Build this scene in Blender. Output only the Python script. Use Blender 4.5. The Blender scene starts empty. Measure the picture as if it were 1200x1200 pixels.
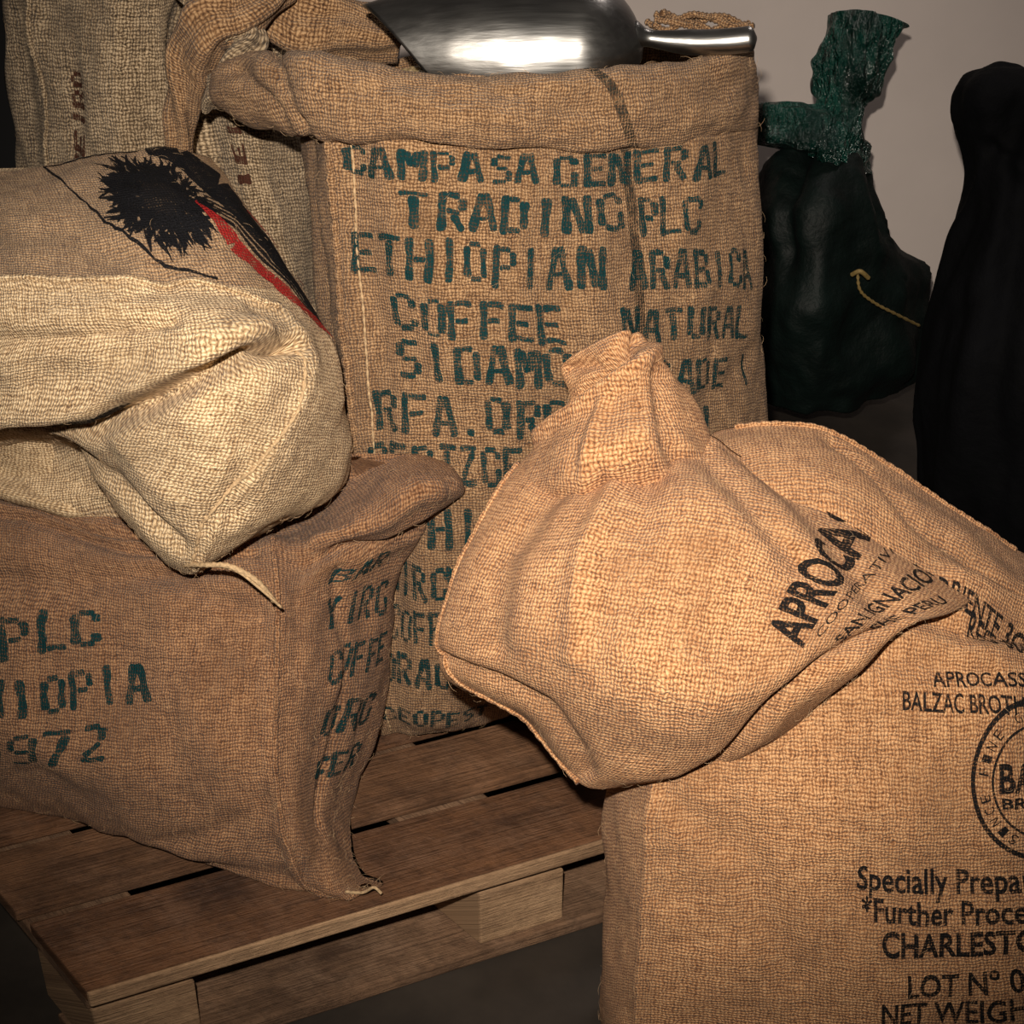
import bpy, bmesh, math, random
import numpy as np
from mathutils import Vector, Matrix, noise
random.seed(4)
F=1600.0; TH=math.radians(28); SN=math.sin(TH); CS=math.cos(TH); ZC=1.213
def P(u,v,y):
    """world point: image pixel (u,v) projected onto a chosen depth plane y (metres)"""
    b=(600-v)/F; a=(u-600)/F
    t=y/(CS+b*SN)
    return (a*t,y,ZC-t*(SN-b*CS))
scene=bpy.context.scene
col=scene.collection
def link(o,parent=None):
    col.objects.link(o)
    if parent: o.parent=parent
    return o
def top(name):
    e=bpy.data.objects.new(name,None); e.empty_display_size=.05
    return link(e)
# ---------------------------------------------------------------- materials
class NT:
    def __init__(s,name):
        s.m=bpy.data.materials.new(name); s.m.use_nodes=True
        s.t=s.m.node_tree; s.t.nodes.clear()
        s.out=s.n('ShaderNodeOutputMaterial')
    def n(s,typ,**k):
        x=s.t.nodes.new(typ)
        for a,b in k.items(): setattr(x,a,b)
        return x
    def l(s,a,b): s.t.links.new(a,b)
    def put(s,sock,val):
        if isinstance(val,bpy.types.NodeSocket): s.l(val,sock)
        else: sock.default_value=val
    def math(s,op,a,b=0.0,c=None,clamp=False):
        x=s.n('ShaderNodeMath',operation=op,use_clamp=clamp)
        s.put(x.inputs[0],a); s.put(x.inputs[1],b)
        if c is not None: s.put(x.inputs[2],c)
        return x.outputs[0]
    def noise(s,vec,scale,detail=2.0,rough=.5):
        x=s.n('ShaderNodeTexNoise'); s.l(vec,x.inputs['Vector'])
        x.inputs['Scale'].default_value=scale; x.inputs['Detail'].default_value=detail; x.inputs['Roughness'].default_value=rough
        return x.outputs[0]
    def comb(s,a,b,c=0.0):
        x=s.n('ShaderNodeCombineXYZ'); s.put(x.inputs[0],a); s.put(x.inputs[1],b); s.put(x.inputs[2],c); return x.outputs[0]
    def ramp(s,f,stops):
        x=s.n('ShaderNodeValToRGB'); s.l(f,x.inputs[0]); e=x.color_ramp.elements
        while len(e)<len(stops): e.new(.5)
        for q,(p,c) in zip(e,stops): q.position=p; q.color=(*c,1)
        return x.outputs[0]
    def mix(s,f,a,b,mode='MIX'):
        x=s.n('ShaderNodeMix',data_type='RGBA',blend_type=mode)
        s.put(x.inputs[0],f)
        s.put(x.inputs[6],a if isinstance(a,bpy.types.NodeSocket) else (*a,1)); s.put(x.inputs[7],b if isinstance(b,bpy.types.NodeSocket) else (*b,1))
        return x.outputs[2]
    def bump(s,h,dist,strength=1.0,nrm=None):
        x=s.n('ShaderNodeBump'); s.l(h,x.inputs['Height']); x.inputs['Distance'].default_value=dist; x.inputs['Strength'].default_value=strength
        if nrm: s.l(nrm,x.inputs['Normal'])
        return x.outputs[0]
    def bsdf(s,colr,rough=.8,metal=0.0,nrm=None,spec=.5):
        x=s.n('ShaderNodeBsdfPrincipled')
        s.put(x.inputs['Base Color'],colr if isinstance(colr,bpy.types.NodeSocket) else (*colr,1))
        s.put(x.inputs['Roughness'],rough); x.inputs['Metallic'].default_value=metal
        x.inputs['Specular IOR Level'].default_value=spec
        if nrm: s.l(nrm,x.inputs['Normal'])
        return x
def weave(t,pitch):
    tc=t.n('ShaderNodeTexCoord').outputs['UV']
    d=t.n('ShaderNodeTexNoise'); t.l(tc,d.inputs['Vector']); d.inputs['Scale'].default_value=90; d.inputs['Detail'].default_value=5; d.inputs['Roughness'].default_value=.6
    sv=t.n('ShaderNodeVectorMath',operation='SUBTRACT'); t.l(d.outputs['Color'],sv.inputs[0]); sv.inputs[1].default_value=(.5,.5,.5)
    sc=t.n('ShaderNodeVectorMath',operation='SCALE'); t.l(sv.outputs[0],sc.inputs[0]); sc.inputs['Scale'].default_value=pitch*2.5
    ad=t.n('ShaderNodeVectorMath',operation='ADD'); t.l(tc,ad.inputs[0]); t.l(sc.outputs[0],ad.inputs[1])
    s=t.n('ShaderNodeSeparateXYZ'); t.l(ad.outputs[0],s.inputs[0])
    U=t.math('DIVIDE',s.outputs[0],pitch); V=t.math('DIVIDE',s.outputs[1],pitch*1.12)
    su=t.math('SINE',t.math('MULTIPLY',U,math.pi)); svv=t.math('SINE',t.math('MULTIPLY',V,math.pi))
    ss=t.math('MULTIPLY',t.math('MULTIPLY',su,svv),.36)
    a=t.math('MULTIPLY',t.math('POWER',t.math('ABSOLUTE',su),.5),t.math('ADD',ss,.66))
    b=t.math('MULTIPLY',t.math('POWER',t.math('ABSOLUTE',svv),.5),t.math('SUBTRACT',.66,ss))
    h=t.math('MAXIMUM',a,b)
    yu=t.noise(t.comb(t.math('MULTIPLY',U,.7),t.math('MULTIPLY',V,.12)),1.0,2)
    yv=t.noise(t.comb(t.math('MULTIPLY',U,.12),t.math('MULTIPLY',V,.7),5.0),1.0,2)
    yarn=t.math('MULTIPLY',t.math('ADD',yu,yv),.5)
    return tc,h,yarn
def burlap(name,lo,mid,hi,pitch=.0034,bump=.0020):
    t=NT(name); tc,h,yarn=weave(t,pitch)
    hh=t.math('ADD',h,t.math('MULTIPLY',t.math('SUBTRACT',yarn,.5),1.1))
    fine=t.noise(tc,420,4,.75)
    hh=t.math('ADD',hh,t.math('MULTIPLY',t.math('SUBTRACT',fine,.5),1.15))
    c=t.ramp(hh,[(.28,lo),(.64,mid),(1.04,hi)])
    big=t.noise(tc,9,5,.65)
    c=t.mix(t.math('MULTIPLY',t.math('SUBTRACT',big,.42,clamp=True),1.8,clamp=True),c,tuple(x*.5 for x in mid))
    st=t.noise(tc,28,4,.7)
    c=t.mix(t.math('MULTIPLY',t.math('SUBTRACT',st,.6,clamp=True),2.2,clamp=True),c,tuple(min(1,x*1.1) for x in hi))
    nb=t.bump(t.math('ADD',h,t.math('MULTIPLY',t.math('ADD',yarn,fine),.6)),bump)
    b=t.bsdf(c,.88,nrm=nb,spec=.2)
    b.inputs['Sheen Weight'].default_value=.12
    t.l(b.outputs[0],t.out.inputs[0]); return t.m
def ink(name,colr,pitch=.0034,wear=.42,slope=3.6):
    t=NT(name); tc,h,yarn=weave(t,pitch)
    nb=t.bump(h,.0014)
    b=t.bsdf(colr,.85,nrm=nb,spec=.1)
    w=t.math('ADD',t.math('MULTIPLY',h,.50),t.math('ADD',t.math('MULTIPLY',t.noise(tc,48,4,.75),.78),t.math('MULTIPLY',t.noise(tc,420,3,.7),.46)))
    f=t.math('MULTIPLY',t.math('SUBTRACT',w,wear+.33),slope,clamp=True)
    f=t.math('MULTIPLY',f,.93)
    tr=t.n('ShaderNodeBsdfTransparent'); mx=t.n('ShaderNodeMixShader')
    t.l(f,mx.inputs[0]); t.l(tr.outputs[0],mx.inputs[1]); t.l(b.outputs[0],mx.inputs[2]); t.l(mx.outputs[0],t.out.inputs[0]); return t.m
def simple(name,colr,rough=.7,metal=0,nscale=8,namp=.3,bump=.002,spec=.5,stretch=(1,1,1),coord='Object',hi=None):
    t=NT(name); tc=t.n('ShaderNodeTexCoord').outputs[coord]
    mp=t.n('ShaderNodeMapping'); t.l(tc,mp.inputs[0]); mp.inputs['Scale'].default_value=stretch
    n=t.noise(mp.outputs[0],nscale,5,.6)
    lo=tuple(max(0,x*(1-namp)) for x in colr); hi=hi or tuple(min(1,x*(1+namp)) for x in colr)
    c=t.ramp(n,[(.3,lo),(.7,hi)])
    b=t.bsdf(c,rough,metal,t.bump(n,bump),spec); t.l(b.outputs[0],t.out.inputs[0]); return t.m
M_tan=burlap('burlap_brown',(.048,.020,.008),(.225,.118,.052),(.48,.30,.155))
M_b=burlap('burlap_dark',(.048,.018,.007),(.215,.098,.044),(.44,.245,.12))
M_white=burlap('burlap_pale',(.13,.064,.025),(.47,.315,.165),(.86,.66,.41),.0035)
M_white_shade=burlap('burlap_pale_shaded',(.08,.037,.015),(.31,.18,.088),(.60,.40,.22),.0035)  # pale burlap toned down: grazing-light shade of the sack's upper rows, as colour
M_pale2=burlap('burlap_grey',(.030,.018,.008),(.22,.15,.085),(.58,.44,.28),.0040)
M_or=burlap('burlap_orange',(.12,.044,.015),(.445,.208,.086),(.72,.425,.21),.0034)
I_green=ink('ink_teal',(.004,.034,.038),wear=.40)
I_black=ink('ink_black',(.010,.010,.011),.0034,.33)
I_red=ink('ink_red',(.36,.02,.02),wear=.38)
I_stripe=ink('woven_stripe',(.03,.03,.025),wear=.50)
M_thread=simple('jute_thread',(.42,.29,.16),.9,0,300,.4,.001)
M_fib=simple('jute_fibre',(.42,.28,.16),.9,0,100,.3,.0005)
# ---------------------------------------------------------------- surfaces
def cr(n,per,closed):
    N=n*per if closed else (n-1)*per+1
    W=np.zeros((N,n))
    for k in range(N):
        i=k//per; f=(k%per)/per
        if not closed and i>=n-1: i=n-2; f=1.0
        w=[-.5*f+f*f-.5*f**3,1-2.5*f*f+1.5*f**3,.5*f+2*f*f-1.5*f**3,-.5*f*f+.5*f**3]
        for d,ww in zip((-1,0,1,2),w):
            j=i+d
            j=j%n if closed else min(max(j,0),n-1)
            W[k,j]+=ww
    return W
class Surf:
    def __init__(s,name,rows,mat,parent,back=.8,ns=14,nr=14,amp=.004,freq=9,ani=(1,1,1),creases=(),zmin=None,capT=True,capB=True,seed=0,fuzz=0,fine=1.0,mat2=None):
        R=len(rows); nf=len(rows[0])
        pts=[]
        for r in rows:
            fr=[np.array(P(*q)) for q in r]
            L,Rt=fr[0],fr[-1]; bk=[]
            ch=Rt-L; cl=ch.dot(ch)
            for q in reversed(fr[1:-1]):
                tt=min(max((q-L).dot(ch)/cl,.05),.95)
                c=L+ch*tt
                bk.append(c-back*(q-c))
            pts.append(fr+bk)
        A=np.array(pts); C=A.shape[1]
        s.nf=nf; s.ns=ns; s.nr=nr
        G=np.einsum('ai,ijk->ajk',cr(R,nr,False),A); G=np.einsum('bj,ajk->abk',cr(C,ns,True),G)
        NR,NC=G.shape[:2]
        def normals(G):
            dc=np.roll(G,-1,1)-np.roll(G,1,1); dr=np.gradient(G,axis=0)
            n=np.cross(dr,dc); n/= (np.linalg.norm(n,axis=2,keepdims=True)+1e-9)
            mid=n[NR//2,(nf-1)*ns//2]
            if mid[1]>0: n=-n
            return n
        N=normals(G)
        dl=np.linalg.norm(np.roll(G,-1,1)-G,axis=2).mean(0); s.U=np.concatenate([[0],np.cumsum(dl)])
        dv=np.linalg.norm(np.diff(G,axis=0),axis=2)[:, :(nf-1)*ns].mean(1); s.V=np.concatenate([[0],np.cumsum(dv)])
        D=np.zeros((NR,NC)); off=Vector((seed*13.7,seed*5.1,seed*3.3))
        for i in range(NR):
            for j in range(NC):
                p=Vector(G[i,j]); q=Vector((p.x*ani[0],p.y*ani[1],p.z*ani[2]))*freq+off
                D[i,j]=amp*(noise.noise(q)+ .55*noise.noise(q*2.3)+1.1*(.3-abs(noise.noise(q*1.4+Vector((9,9,9)))))+fine*(.25*noise.noise(q*5.5)+.3*(.3-abs(noise.noise(q*3.6)))))
        cs=s.U[(nf-1)*ns]/(nf-1); rs=s.V[-1]/(R-1)
        jj,ii=np.meshgrid(np.arange(NC)/ns,np.arange(NR)/nr)
        for path,a,w in creases:
            best=np.full((NR,NC),1e9)
            for (c0,r0),(c1,r1) in zip(path[:-1],path[1:]):
                ax,ay=c0*cs,r0*rs; bx,by=c1*cs-ax,r1*rs-ay
                px,py=jj*cs-ax,ii*rs-ay
                t=np.clip((px*bx+py*by)/(bx*bx+by*by+1e-12),0,1)
                best=np.minimum(best,np.hypot(px-t*bx,py-t*by))
            D+=a*np.exp(-(best/w)**2)
        G=G+N*D[...,None]
        if zmin is not None: G[...,2]=np.maximum(G[...,2],zmin)
        s.G=G; s.N=normals(G); s.NR,s.NC=NR,NC
        verts=[tuple(x) for x in G.reshape(-1,3)]; faces=[]; uvs=[]; mids=[]
        for i in range(NR-1):
            for j in range(NC):
                k=(j+1)%NC
                faces.append((i*NC+j,(i+1)*NC+j,(i+1)*NC+k,i*NC+k))
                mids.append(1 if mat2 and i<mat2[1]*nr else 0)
                uvs+=[(s.U[j],s.V[i]),(s.U[j],s.V[i+1]),(s.U[j+1],s.V[i+1]),(s.U[j+1],s.V[i])]
        for which,flag in ((0,capT),(NR-1,capB)):
            if not flag: continue
            base=which*NC; ring=G[which]; cen=ring.mean(0); prev=[base+j for j in range(NC)]
            for sc in (.8,.5,.2):
                b0=len(verts)
                for q in ring: verts.append(tuple(cen+(q-cen)*sc))
                for j in range(NC):
                    k=(j+1)%NC; f=(prev[j],prev[k],b0+k,b0+j)
                    if which: f=f[::-1]
                    faces.append(f); mids.append(0)
                    for vi in f: x=verts[vi]; uvs.append((x[0],x[1]+x[2]))
                prev=[b0+j for j in range(NC)]
            ci=len(verts); verts.append(tuple(cen))
            for j in range(NC):
                k=(j+1)%NC; f=(prev[j],prev[k],ci)
                if which: f=f[::-1]
                faces.append(f); mids.append(0)
                for vi in f: x=verts[vi]; uvs.append((x[0],x[1]+x[2]))
        me=bpy.data.meshes.new(name); me.from_pydata(verts,[],faces)
        ul=me.uv_layers.new(name='UVMap'); ul.data.foreach_set('uv',[c for uv in uvs for c in uv])
        me.polygons.foreach_set('use_smooth',[True]*len(faces)); me.materials.append(mat)
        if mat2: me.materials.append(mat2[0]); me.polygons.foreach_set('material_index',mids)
        bm=bmesh.new(); bm.from_mesh(me); bmesh.ops.recalc_face_normals(bm,faces=bm.faces); bm.to_mesh(me); bm.free()
        s.o=link(bpy.data.objects.new(name,me),parent); s.parent=parent
        if fuzz: s.fibres(fuzz)
    def fibres(s,n):
        V=[];Fc=[]
        rnd=random.Random(7)
        for _ in range(n):
            i=rnd.randrange(2,s.NR-2); j=rnd.randrange(0,s.nf*s.ns)%s.NC
            p=Vector(s.G[i,j]); nn=Vector(s.N[i,j])
            tg=Vector((rnd.gauss(0,1),rnd.gauss(0,1),rnd.gauss(0,1))); tg=(tg-nn*tg.dot(nn)).normalized()
            L=rnd.uniform(.004,.013); lift=rnd.uniform(.05,.4); r=.00018
            sd=tg.cross(nn).normalized(); b=len(V); cv=rnd.uniform(-.6,.6)
            for k in range(4):
                f=k/3; q=p+tg*L*f+sd*L*cv*f*f+nn*(L*lift*math.sin(f*2.2)+.0004)
                rr=r*(1-.6*f)
                for m in range(3):
                    a=m*2.094; V.append(tuple(q+(sd*math.cos(a)+nn*math.sin(a))*rr))
            for k in range(3):
                for m in range(3):
                    m2=(m+1)%3; Fc.append((b+k*3+m,b+k*3+m2,b+k*3+3+m2,b+k*3+3+m))
        me=bpy.data.meshes.new('loose_fibres'); me.from_pydata(V,[],Fc); me.materials.append(M_fib)
        link(bpy.data.objects.new('loose_fibres',me),s.parent)
    def at(s,c,r,off=0):
        x=(c*s.ns)%s.NC; y=min(max(r*s.nr,0),s.NR-1.001)
        j=int(x)%s.NC; i=int(y); fx=x-int(x); fy=y-i; k=(j+1)%s.NC
        def g(A): return (A[i,j]*(1-fx)+A[i,k]*fx)*(1-fy)+(A[i+1,j]*(1-fx)+A[i+1,k]*fx)*fy
        p=g(s.G)+g(s.N)*off
        u=s.U[j]*(1-fx)+s.U[j+1]*fx; v=s.V[i]*(1-fy)+s.V[i+1]*fy
        return p,(u,v)
def decal(name,surf,polys,mat,off=.0012,maxl=.13,rag=0):
    bm=bmesh.new()
    for poly in polys:
        vs=[bm.verts.new((x,y,0)) for x,y in poly]
        if len(vs)>2: bm.faces.new(vs)
    bmesh.ops.triangulate(bm,faces=bm.faces)
    for _ in range(4):
        lg=[e for e in bm.edges if e.calc_length()>maxl]
        if not lg: break
        bmesh.ops.subdivide_edges(bm,edges=lg,cuts=1)
    bmesh.ops.triangulate(bm,faces=bm.faces)
    ul=bm.loops.layers.uv.new('UVMap')
    cache={}
    for v in bm.verts:
        x,y=v.co.x,v.co.y
        if rag:
            q=Vector((x*9,y*9,3)); x+=rag*noise.noise(q); y+=rag*noise.noise(q+Vector((0,0,8)))
        cache[v]=surf.at(x,y,off)
    for f in bm.faces:
        f.smooth=True
        for l in f.loops: l[ul].uv=cache[l.vert][1]
    for v,(p,uv) in cache.items(): v.co=p
    me=bpy.data.meshes.new(name); bm.to_mesh(me); bm.free(); me.materials.append(mat)
    return link(bpy.data.objects.new(name,me),surf.parent)
GL={'A':[(.3,0,1.6,6),(3.7,0,2.4,6),(1.5,2,2.5,2)],'B':[(.4,0,.4,6),(1.3,5.6,2.8,5.6),(1.3,3,2.8,3),(1.3,.4,2.8,.4),(3.4,3.6,3.4,5.2),(3.4,.8,3.4,2.4)],
'C':[(.5,.8,.5,5.2),(1.2,5.6,3.2,5.6),(1.2,.4,3.2,.4),(3.6,4.2,3.6,5.2),(3.6,.8,3.6,1.8)],'D':[(.4,0,.4,6),(1.3,5.6,2.6,5.6),(1.3,.4,2.6,.4),(3.5,.9,3.5,5.1)],
'E':[(.4,0,.4,6),(1.3,5.6,3.7,5.6),(1.3,3,3,3),(1.3,.4,3.7,.4)],'F':[(.4,0,.4,6),(1.3,5.6,3.7,5.6),(1.3,3,3,3)],
'G':[(.5,.8,.5,5.2),(1.2,5.6,3.2,5.6),(1.2,.4,2.9,.4),(3.6,4.4,3.6,5.2),(3.6,.4,3.6,2.6)],'H':[(.4,0,.4,6),(3.6,0,3.6,6),(1.3,3,2.7,3)],
'I':[(2,0,2,6)],'L':[(.4,0,.4,6),(1.3,.4,3.7,.4)],'M':[(.4,0,.4,6),(3.6,0,3.6,6),(1.1,5.6,1.9,2.6),(2.9,5.6,2.1,2.6)],'N':[(.4,0,.4,6),(3.6,0,3.6,6),(1.2,5.6,2.8,.4)],
'O':[(.5,.9,.5,5.1),(3.5,.9,3.5,5.1),(1.2,5.6,2.8,5.6),(1.2,.4,2.8,.4)],'P':[(.4,0,.4,6),(1.3,5.6,2.8,5.6),(1.3,2.8,2.8,2.8),(3.5,3.4,3.5,5.1)],
'R':[(.4,0,.4,6),(1.3,5.6,2.8,5.6),(1.3,2.9,2.8,2.9),(3.5,3.5,3.5,5.1),(2.2,2.2,3.6,0)],'S':[(1.1,5.6,3.4,5.6),(.5,3.7,.5,5.2),(1.1,3,2.9,3),(3.5,.8,3.5,2.4),(.6,.4,2.9,.4)],
'T':[(2,0,2,4.9),(.2,5.6,3.8,5.6)],'U':[(.5,1,.5,6),(3.5,1,3.5,6),(1.2,.4,2.8,.4)],'V':[(.4,6,1.7,0),(3.6,6,2.3,0)],'Y':[(.4,6,1.7,3.2),(3.6,6,2.3,3.2),(2,0,2,2.6)],
'Z':[(.4,5.6,3.6,5.6),(3.1,4.9,.9,1.1),(.4,.4,3.6,.4)],'0':[(.5,.9,.5,5.1),(3.5,.9,3.5,5.1),(1.2,5.6,2.8,5.6),(1.2,.4,2.8,.4)],'1':[(2,0,2,6)],
'2':[(.9,5.6,3,5.6),(3.5,3.6,3.5,5.2),(3,3,.9,1.2),(.5,.4,3.6,.4)],'7':[(.4,5.6,3.7,5.6),(3.2,4.8,1.4,0)],'9':[(.5,3.4,.5,5.1),(1.2,5.6,2.8,5.6),(1.2,2.9,2.8,2.9),(3.5,.8,3.5,5.1),(1,.4,2.8,.4)],
'.':[(1.6,.4,2.4,.4)],'/':[(.6,0,3.4,6)]}
def bil(q,x,y):
    (a,b),(c,d),(e,f),(g,h)=q
    return (a*(1-x)*(1-y)+c*x*(1-y)+e*(1-x)*y+g*x*y, b*(1-x)*(1-y)+d*x*(1-y)+f*(1-x)*y+h*x*y)
def stencil(surf,text,quad,mat,w=1.3,name='stencil_text'):
    adv=5.0; tot=len(text)*adv-1.0; polys=[]
    for k,ch in enumerate(text):
        jx=random.uniform(-.2,.2); jy=random.uniform(-.3,.3); sk=random.uniform(-.05,.05)
        for x0,y0,x1,y1 in GL.get(ch,[]):
            dx,dy=x1-x0,y1-y0; L=math.hypot(dx,dy); vert=abs(dy)>abs(dx)
            ww=w*(1 if vert else .72)*random.uniform(.88,1.12)
            nx,ny=-dy/L*ww/2,dx/L*ww/2
            tx,ty=dx/L*.22,dy/L*.22
            # strokes with rounded, slightly flared ends
            prof=[(-.22/L*1,.55),(0,.95),(.12,1.12 if vert else 1.0),(.5,.86),(.88,1.12 if vert else 1.0),(1,.95),(1+.22/L,.55)]
            up=[(x0+dx*f+nx*g,y0+dy*f+ny*g) for f,g in prof]; dn=[(x0+dx*f-nx*g,y0+dy*f-ny*g) for f,g in reversed(prof)]
            polys.append([bil(quad,(p[0]+k*adv+jx+sk*p[1])/tot,(p[1]+jy)/6) for p in up+dn])
    return decal(name,surf,polys,mat,rag=.016,maxl=.08)
def fonttext(surf,text,quad,mat,name='printed_text',bold=.0):
    cu=bpy.data.curves.new('t','FONT'); cu.body=text; cu.size=1; cu.offset=bold; cu.resolution_u=3
    o=bpy.data.objects.new('t',cu); col.objects.link(o); bpy.context.view_layer.update()
    me=bpy.data.meshes.new_from_object(o)
    xs=[v.co.x for v in me.vertices]; x0,x1=min(xs),max(xs)
    polys=[[bil(quad,(me.vertices[i].co.x-x0)/(x1-x0),me.vertices[i].co.y/.72) for i in p.vertices] for p in me.polygons]
    bpy.data.objects.remove(o); bpy.data.meshes.remove(me)
    polys=[p for p in polys if abs(sum(p[i][0]*p[(i+1)%len(p)][1]-p[(i+1)%len(p)][0]*p[i][1] for i in range(len(p))))>1e-9]
    return decal(name,surf,polys,mat,rag=.008)
def rect(c0,c1,r0,r1,sk=0.0):
    return [(c0,r1),(c1,r1+sk),(c0,r0),(c1,r0+sk)]
def ribbon(path,w):
    out=[]
    for k,((a,b),(c,d)) in enumerate(zip(path[:-1],path[1:])):
        L=math.hypot(c-a,d-b) or 1
        w0=w[k] if isinstance(w,(list,tuple)) else w; w1=w[k+1] if isinstance(w,(list,tuple)) else w
        nx,ny=-(d-b)/L/2,(c-a)/L/2
        out.append([(a+nx*w0,b+ny*w0),(c+nx*w1,d+ny*w1),(c-nx*w1,d-ny*w1),(a-nx*w0,b-ny*w0)])
    return out
def tube(name,pts,rad,mat,parent,seg=8,mod=None):
    pts=[Vector(p) for p in pts]; verts=[];faces=[];uv=[]
    n=len(pts); up=Vector((.13,-.3,1)).normalized(); r=.005; Ls=[0]
    for i in range(1,n): Ls.append(Ls[-1]+(pts[i]-pts[i-1]).length)
    for i,p in enumerate(pts):
        t=(pts[min(i+1,n-1)]-pts[max(i-1,0)]).normalized()
        a=t.cross(up).normalized(); b=t.cross(a)
        r=rad(i/(n-1)) if callable(rad) else rad
        if mod: r*=mod(i)
        for k in range(seg):
            an=2*math.pi*k/seg; verts.append(p+(a*math.cos(an)+b*math.sin(an))*r)
    r0=rad(.5) if callable(rad) else rad; cu=2*math.pi*r0/seg
    for i in range(n-1):
        for k in range(seg):
            q=(k+1)%seg; faces.append((i*seg+k,i*seg+q,(i+1)*seg+q,(i+1)*seg+k)); uv+=[(Ls[i],k*cu),(Ls[i],(k+1)*cu),(Ls[i+1],(k+1)*cu),(Ls[i+1],k*cu)]
    faces.append(tuple(range(seg))[::-1]); faces.append(tuple((n-1)*seg+k for k in range(seg))); uv+=[(0,0)]*(2*seg)
    me=bpy.data.meshes.new(name); me.from_pydata([tuple(v) for v in verts],[],faces); me.materials.append(mat)
    ul=me.uv_layers.new(name='UVMap'); ul.data.foreach_set('uv',[c for u in uv for c in u])
    me.polygons.foreach_set('use_smooth',[True]*len(faces))
    return link(bpy.data.objects.new(name,me),parent)
def seam(surf,path,mat,rad=.004,off=.001,name='stitched_seam',pitch=.012,depth=.35):
    P0=[]
    for (a,b),(c,d) in zip(path[:-1],path[1:]):
        for k in range(20): P0.append((a+(c-a)*k/20,b+(d-b)*k/20))
    pts=[Vector(surf.at(c,r,off)[0]) for c,r in P0]
    out=[pts[0]]; st=pitch/4
    for p in pts[1:]:
        while (p-out[-1]).length>st: out.append(out[-1]+(p-out[-1]).normalized()*st)
    return tube(name,out,rad,mat,surf.parent,8,mod=lambda i:1-depth+depth*1.4*abs(math.sin(i*math.pi/4))+.25*noise.noise(Vector((i*.3,rad*900,0))))
def boxes(name,bx,mats,parent=None,bevel=.002,frame=None,shear=0):
    verts=[];faces=[];mi=[];uv=[]
    for x0,x1,y0,y1,z0,z1,m,ax in bx:
        b=len(verts); ru,rv=random.random()*9,random.random()*9
        c=[(x,y,z) for z in (z0,z1) for y in (y0,y1) for x in (x0,x1)]
        for q in c:
            g=Vector((q[0]+shear*q[1],q[1],q[2]))
            verts.append(tuple(frame@g) if frame else tuple(g))
        for f in ((0,2,3,1),(4,5,7,6),(0,1,5,4),(2,6,7,3),(0,4,6,2),(1,3,7,5)):
            faces.append(tuple(b+k for k in f)); mi.append(m)
            for k in f:
                q=c[k]; o=[q[i] for i in range(3) if i!=ax]
                uv.append((q[ax]+ru,o[0]+o[1]*1.3+rv))
    me=bpy.data.meshes.new(name); me.from_pydata(verts,[],faces)
    for m in mats: me.materials.append(m)
    me.polygons.foreach_set('material_index',mi)
    ul=me.uv_layers.new(name='UVMap'); ul.data.foreach_set('uv',[c for u in uv for c in u])
    o=link(bpy.data.objects.new(name,me),parent)
    if bevel:
        bv=o.modifiers.new('bevel','BEVEL'); bv.width=bevel; bv.segments=2
    return o
def smooth(pts,per=8):
    A=np.array(pts); return [tuple(x) for x in cr(len(pts),per,False)@A]
# ---------------------------------------------------------------- room
M_wall=simple('painted_plaster',(.76,.67,.62),.8,0,3,.05,.001)
M_dark=simple('dark_matte',(.008,.008,.009),.8,0,3,.2,.001)
M_floor=simple('dark_concrete',(.028,.022,.017),.6,0,6,.5,.002)
boxes('floor',[(-3,3,-1.5,3.2,-.1,0,0,0)],[M_floor],bevel=0)
boxes('wall_back',[(-3,3,3.2,3.3,0,2.6,0,0)],[M_wall],bevel=0)
boxes('wall_left',[(-1.6,-1.5,-1.5,3.2,0,2.6,0,1)],[M_dark],bevel=0)
boxes('dark_void_panel',[(-1.5,-1.06,3.15,3.199,0.0,2.3,0,2)],[M_dark],bevel=.004)  # added black panel standing in for the dark void, not a real door
boxes('baseboard_back',[(-1.05,3,3.18,3.199,0,.09,0,0)],[M_dark],bevel=.003)
# ---------------------------------------------------------------- pallet
def woodmat(name,lo,hi,rough,dirt=.5,dust=.5):
    t=NT(name); tc=t.n('ShaderNodeTexCoord').outputs['UV']
    mp=t.n('ShaderNodeMapping'); t.l(tc,mp.inputs[0]); mp.inputs['Scale'].default_value=(1.6,22,1)
    n=t.noise(mp.outputs[0],1.6,7,.7); n2=t.noise(tc,7,5,.65); n3=t.noise(tc,55,5,.75)
    mp2=t.n('ShaderNodeMapping'); t.l(tc,mp2.inputs[0]); mp2.inputs['Scale'].default_value=(5,130,1)
    n4=t.noise(mp2.outputs[0],2.0,4,.7)
    c=t.ramp(t.math('ADD',t.math('MULTIPLY',n,.4),t.math('MULTIPLY',n2,.6)),[(.36,lo),(.5,tuple((a+b)/2 for a,b in zip(lo,hi))),(.63,hi)])
    n5=t.noise(tc,16,5,.7)
    c=t.mix(t.math('MULTIPLY',t.math('SUBTRACT',n5,.48,clamp=True),dust*5,clamp=True),c,tuple(a*.9+b for a,b in zip(hi,(.04,.035,.03))))
    c=t.mix(t.math('MULTIPLY',t.math('SUBTRACT',n3,.48,clamp=True),dirt*5,clamp=True),c,tuple(x*.55 for x in lo))
    c=t.mix(t.math('MULTIPLY',t.math('SUBTRACT',n4,.58,clamp=True),3.5,clamp=True),c,tuple(x*.5 for x in lo))
    b=t.bsdf(c,rough,nrm=t.bump(t.math('ADD',t.math('ADD',n,n4),t.math('MULTIPLY',n3,.8)),.0035),spec=.3); t.l(b.outputs[0],t.out.inputs[0]); return t.m
W_a=woodmat('deck_wood_brown',(.055,.026,.013),(.215,.105,.050),.72,.45)
W_raw=woodmat('raw_pallet_wood',(.17,.095,.05),(.47,.30,.17),.8,.3,.3)
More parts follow.
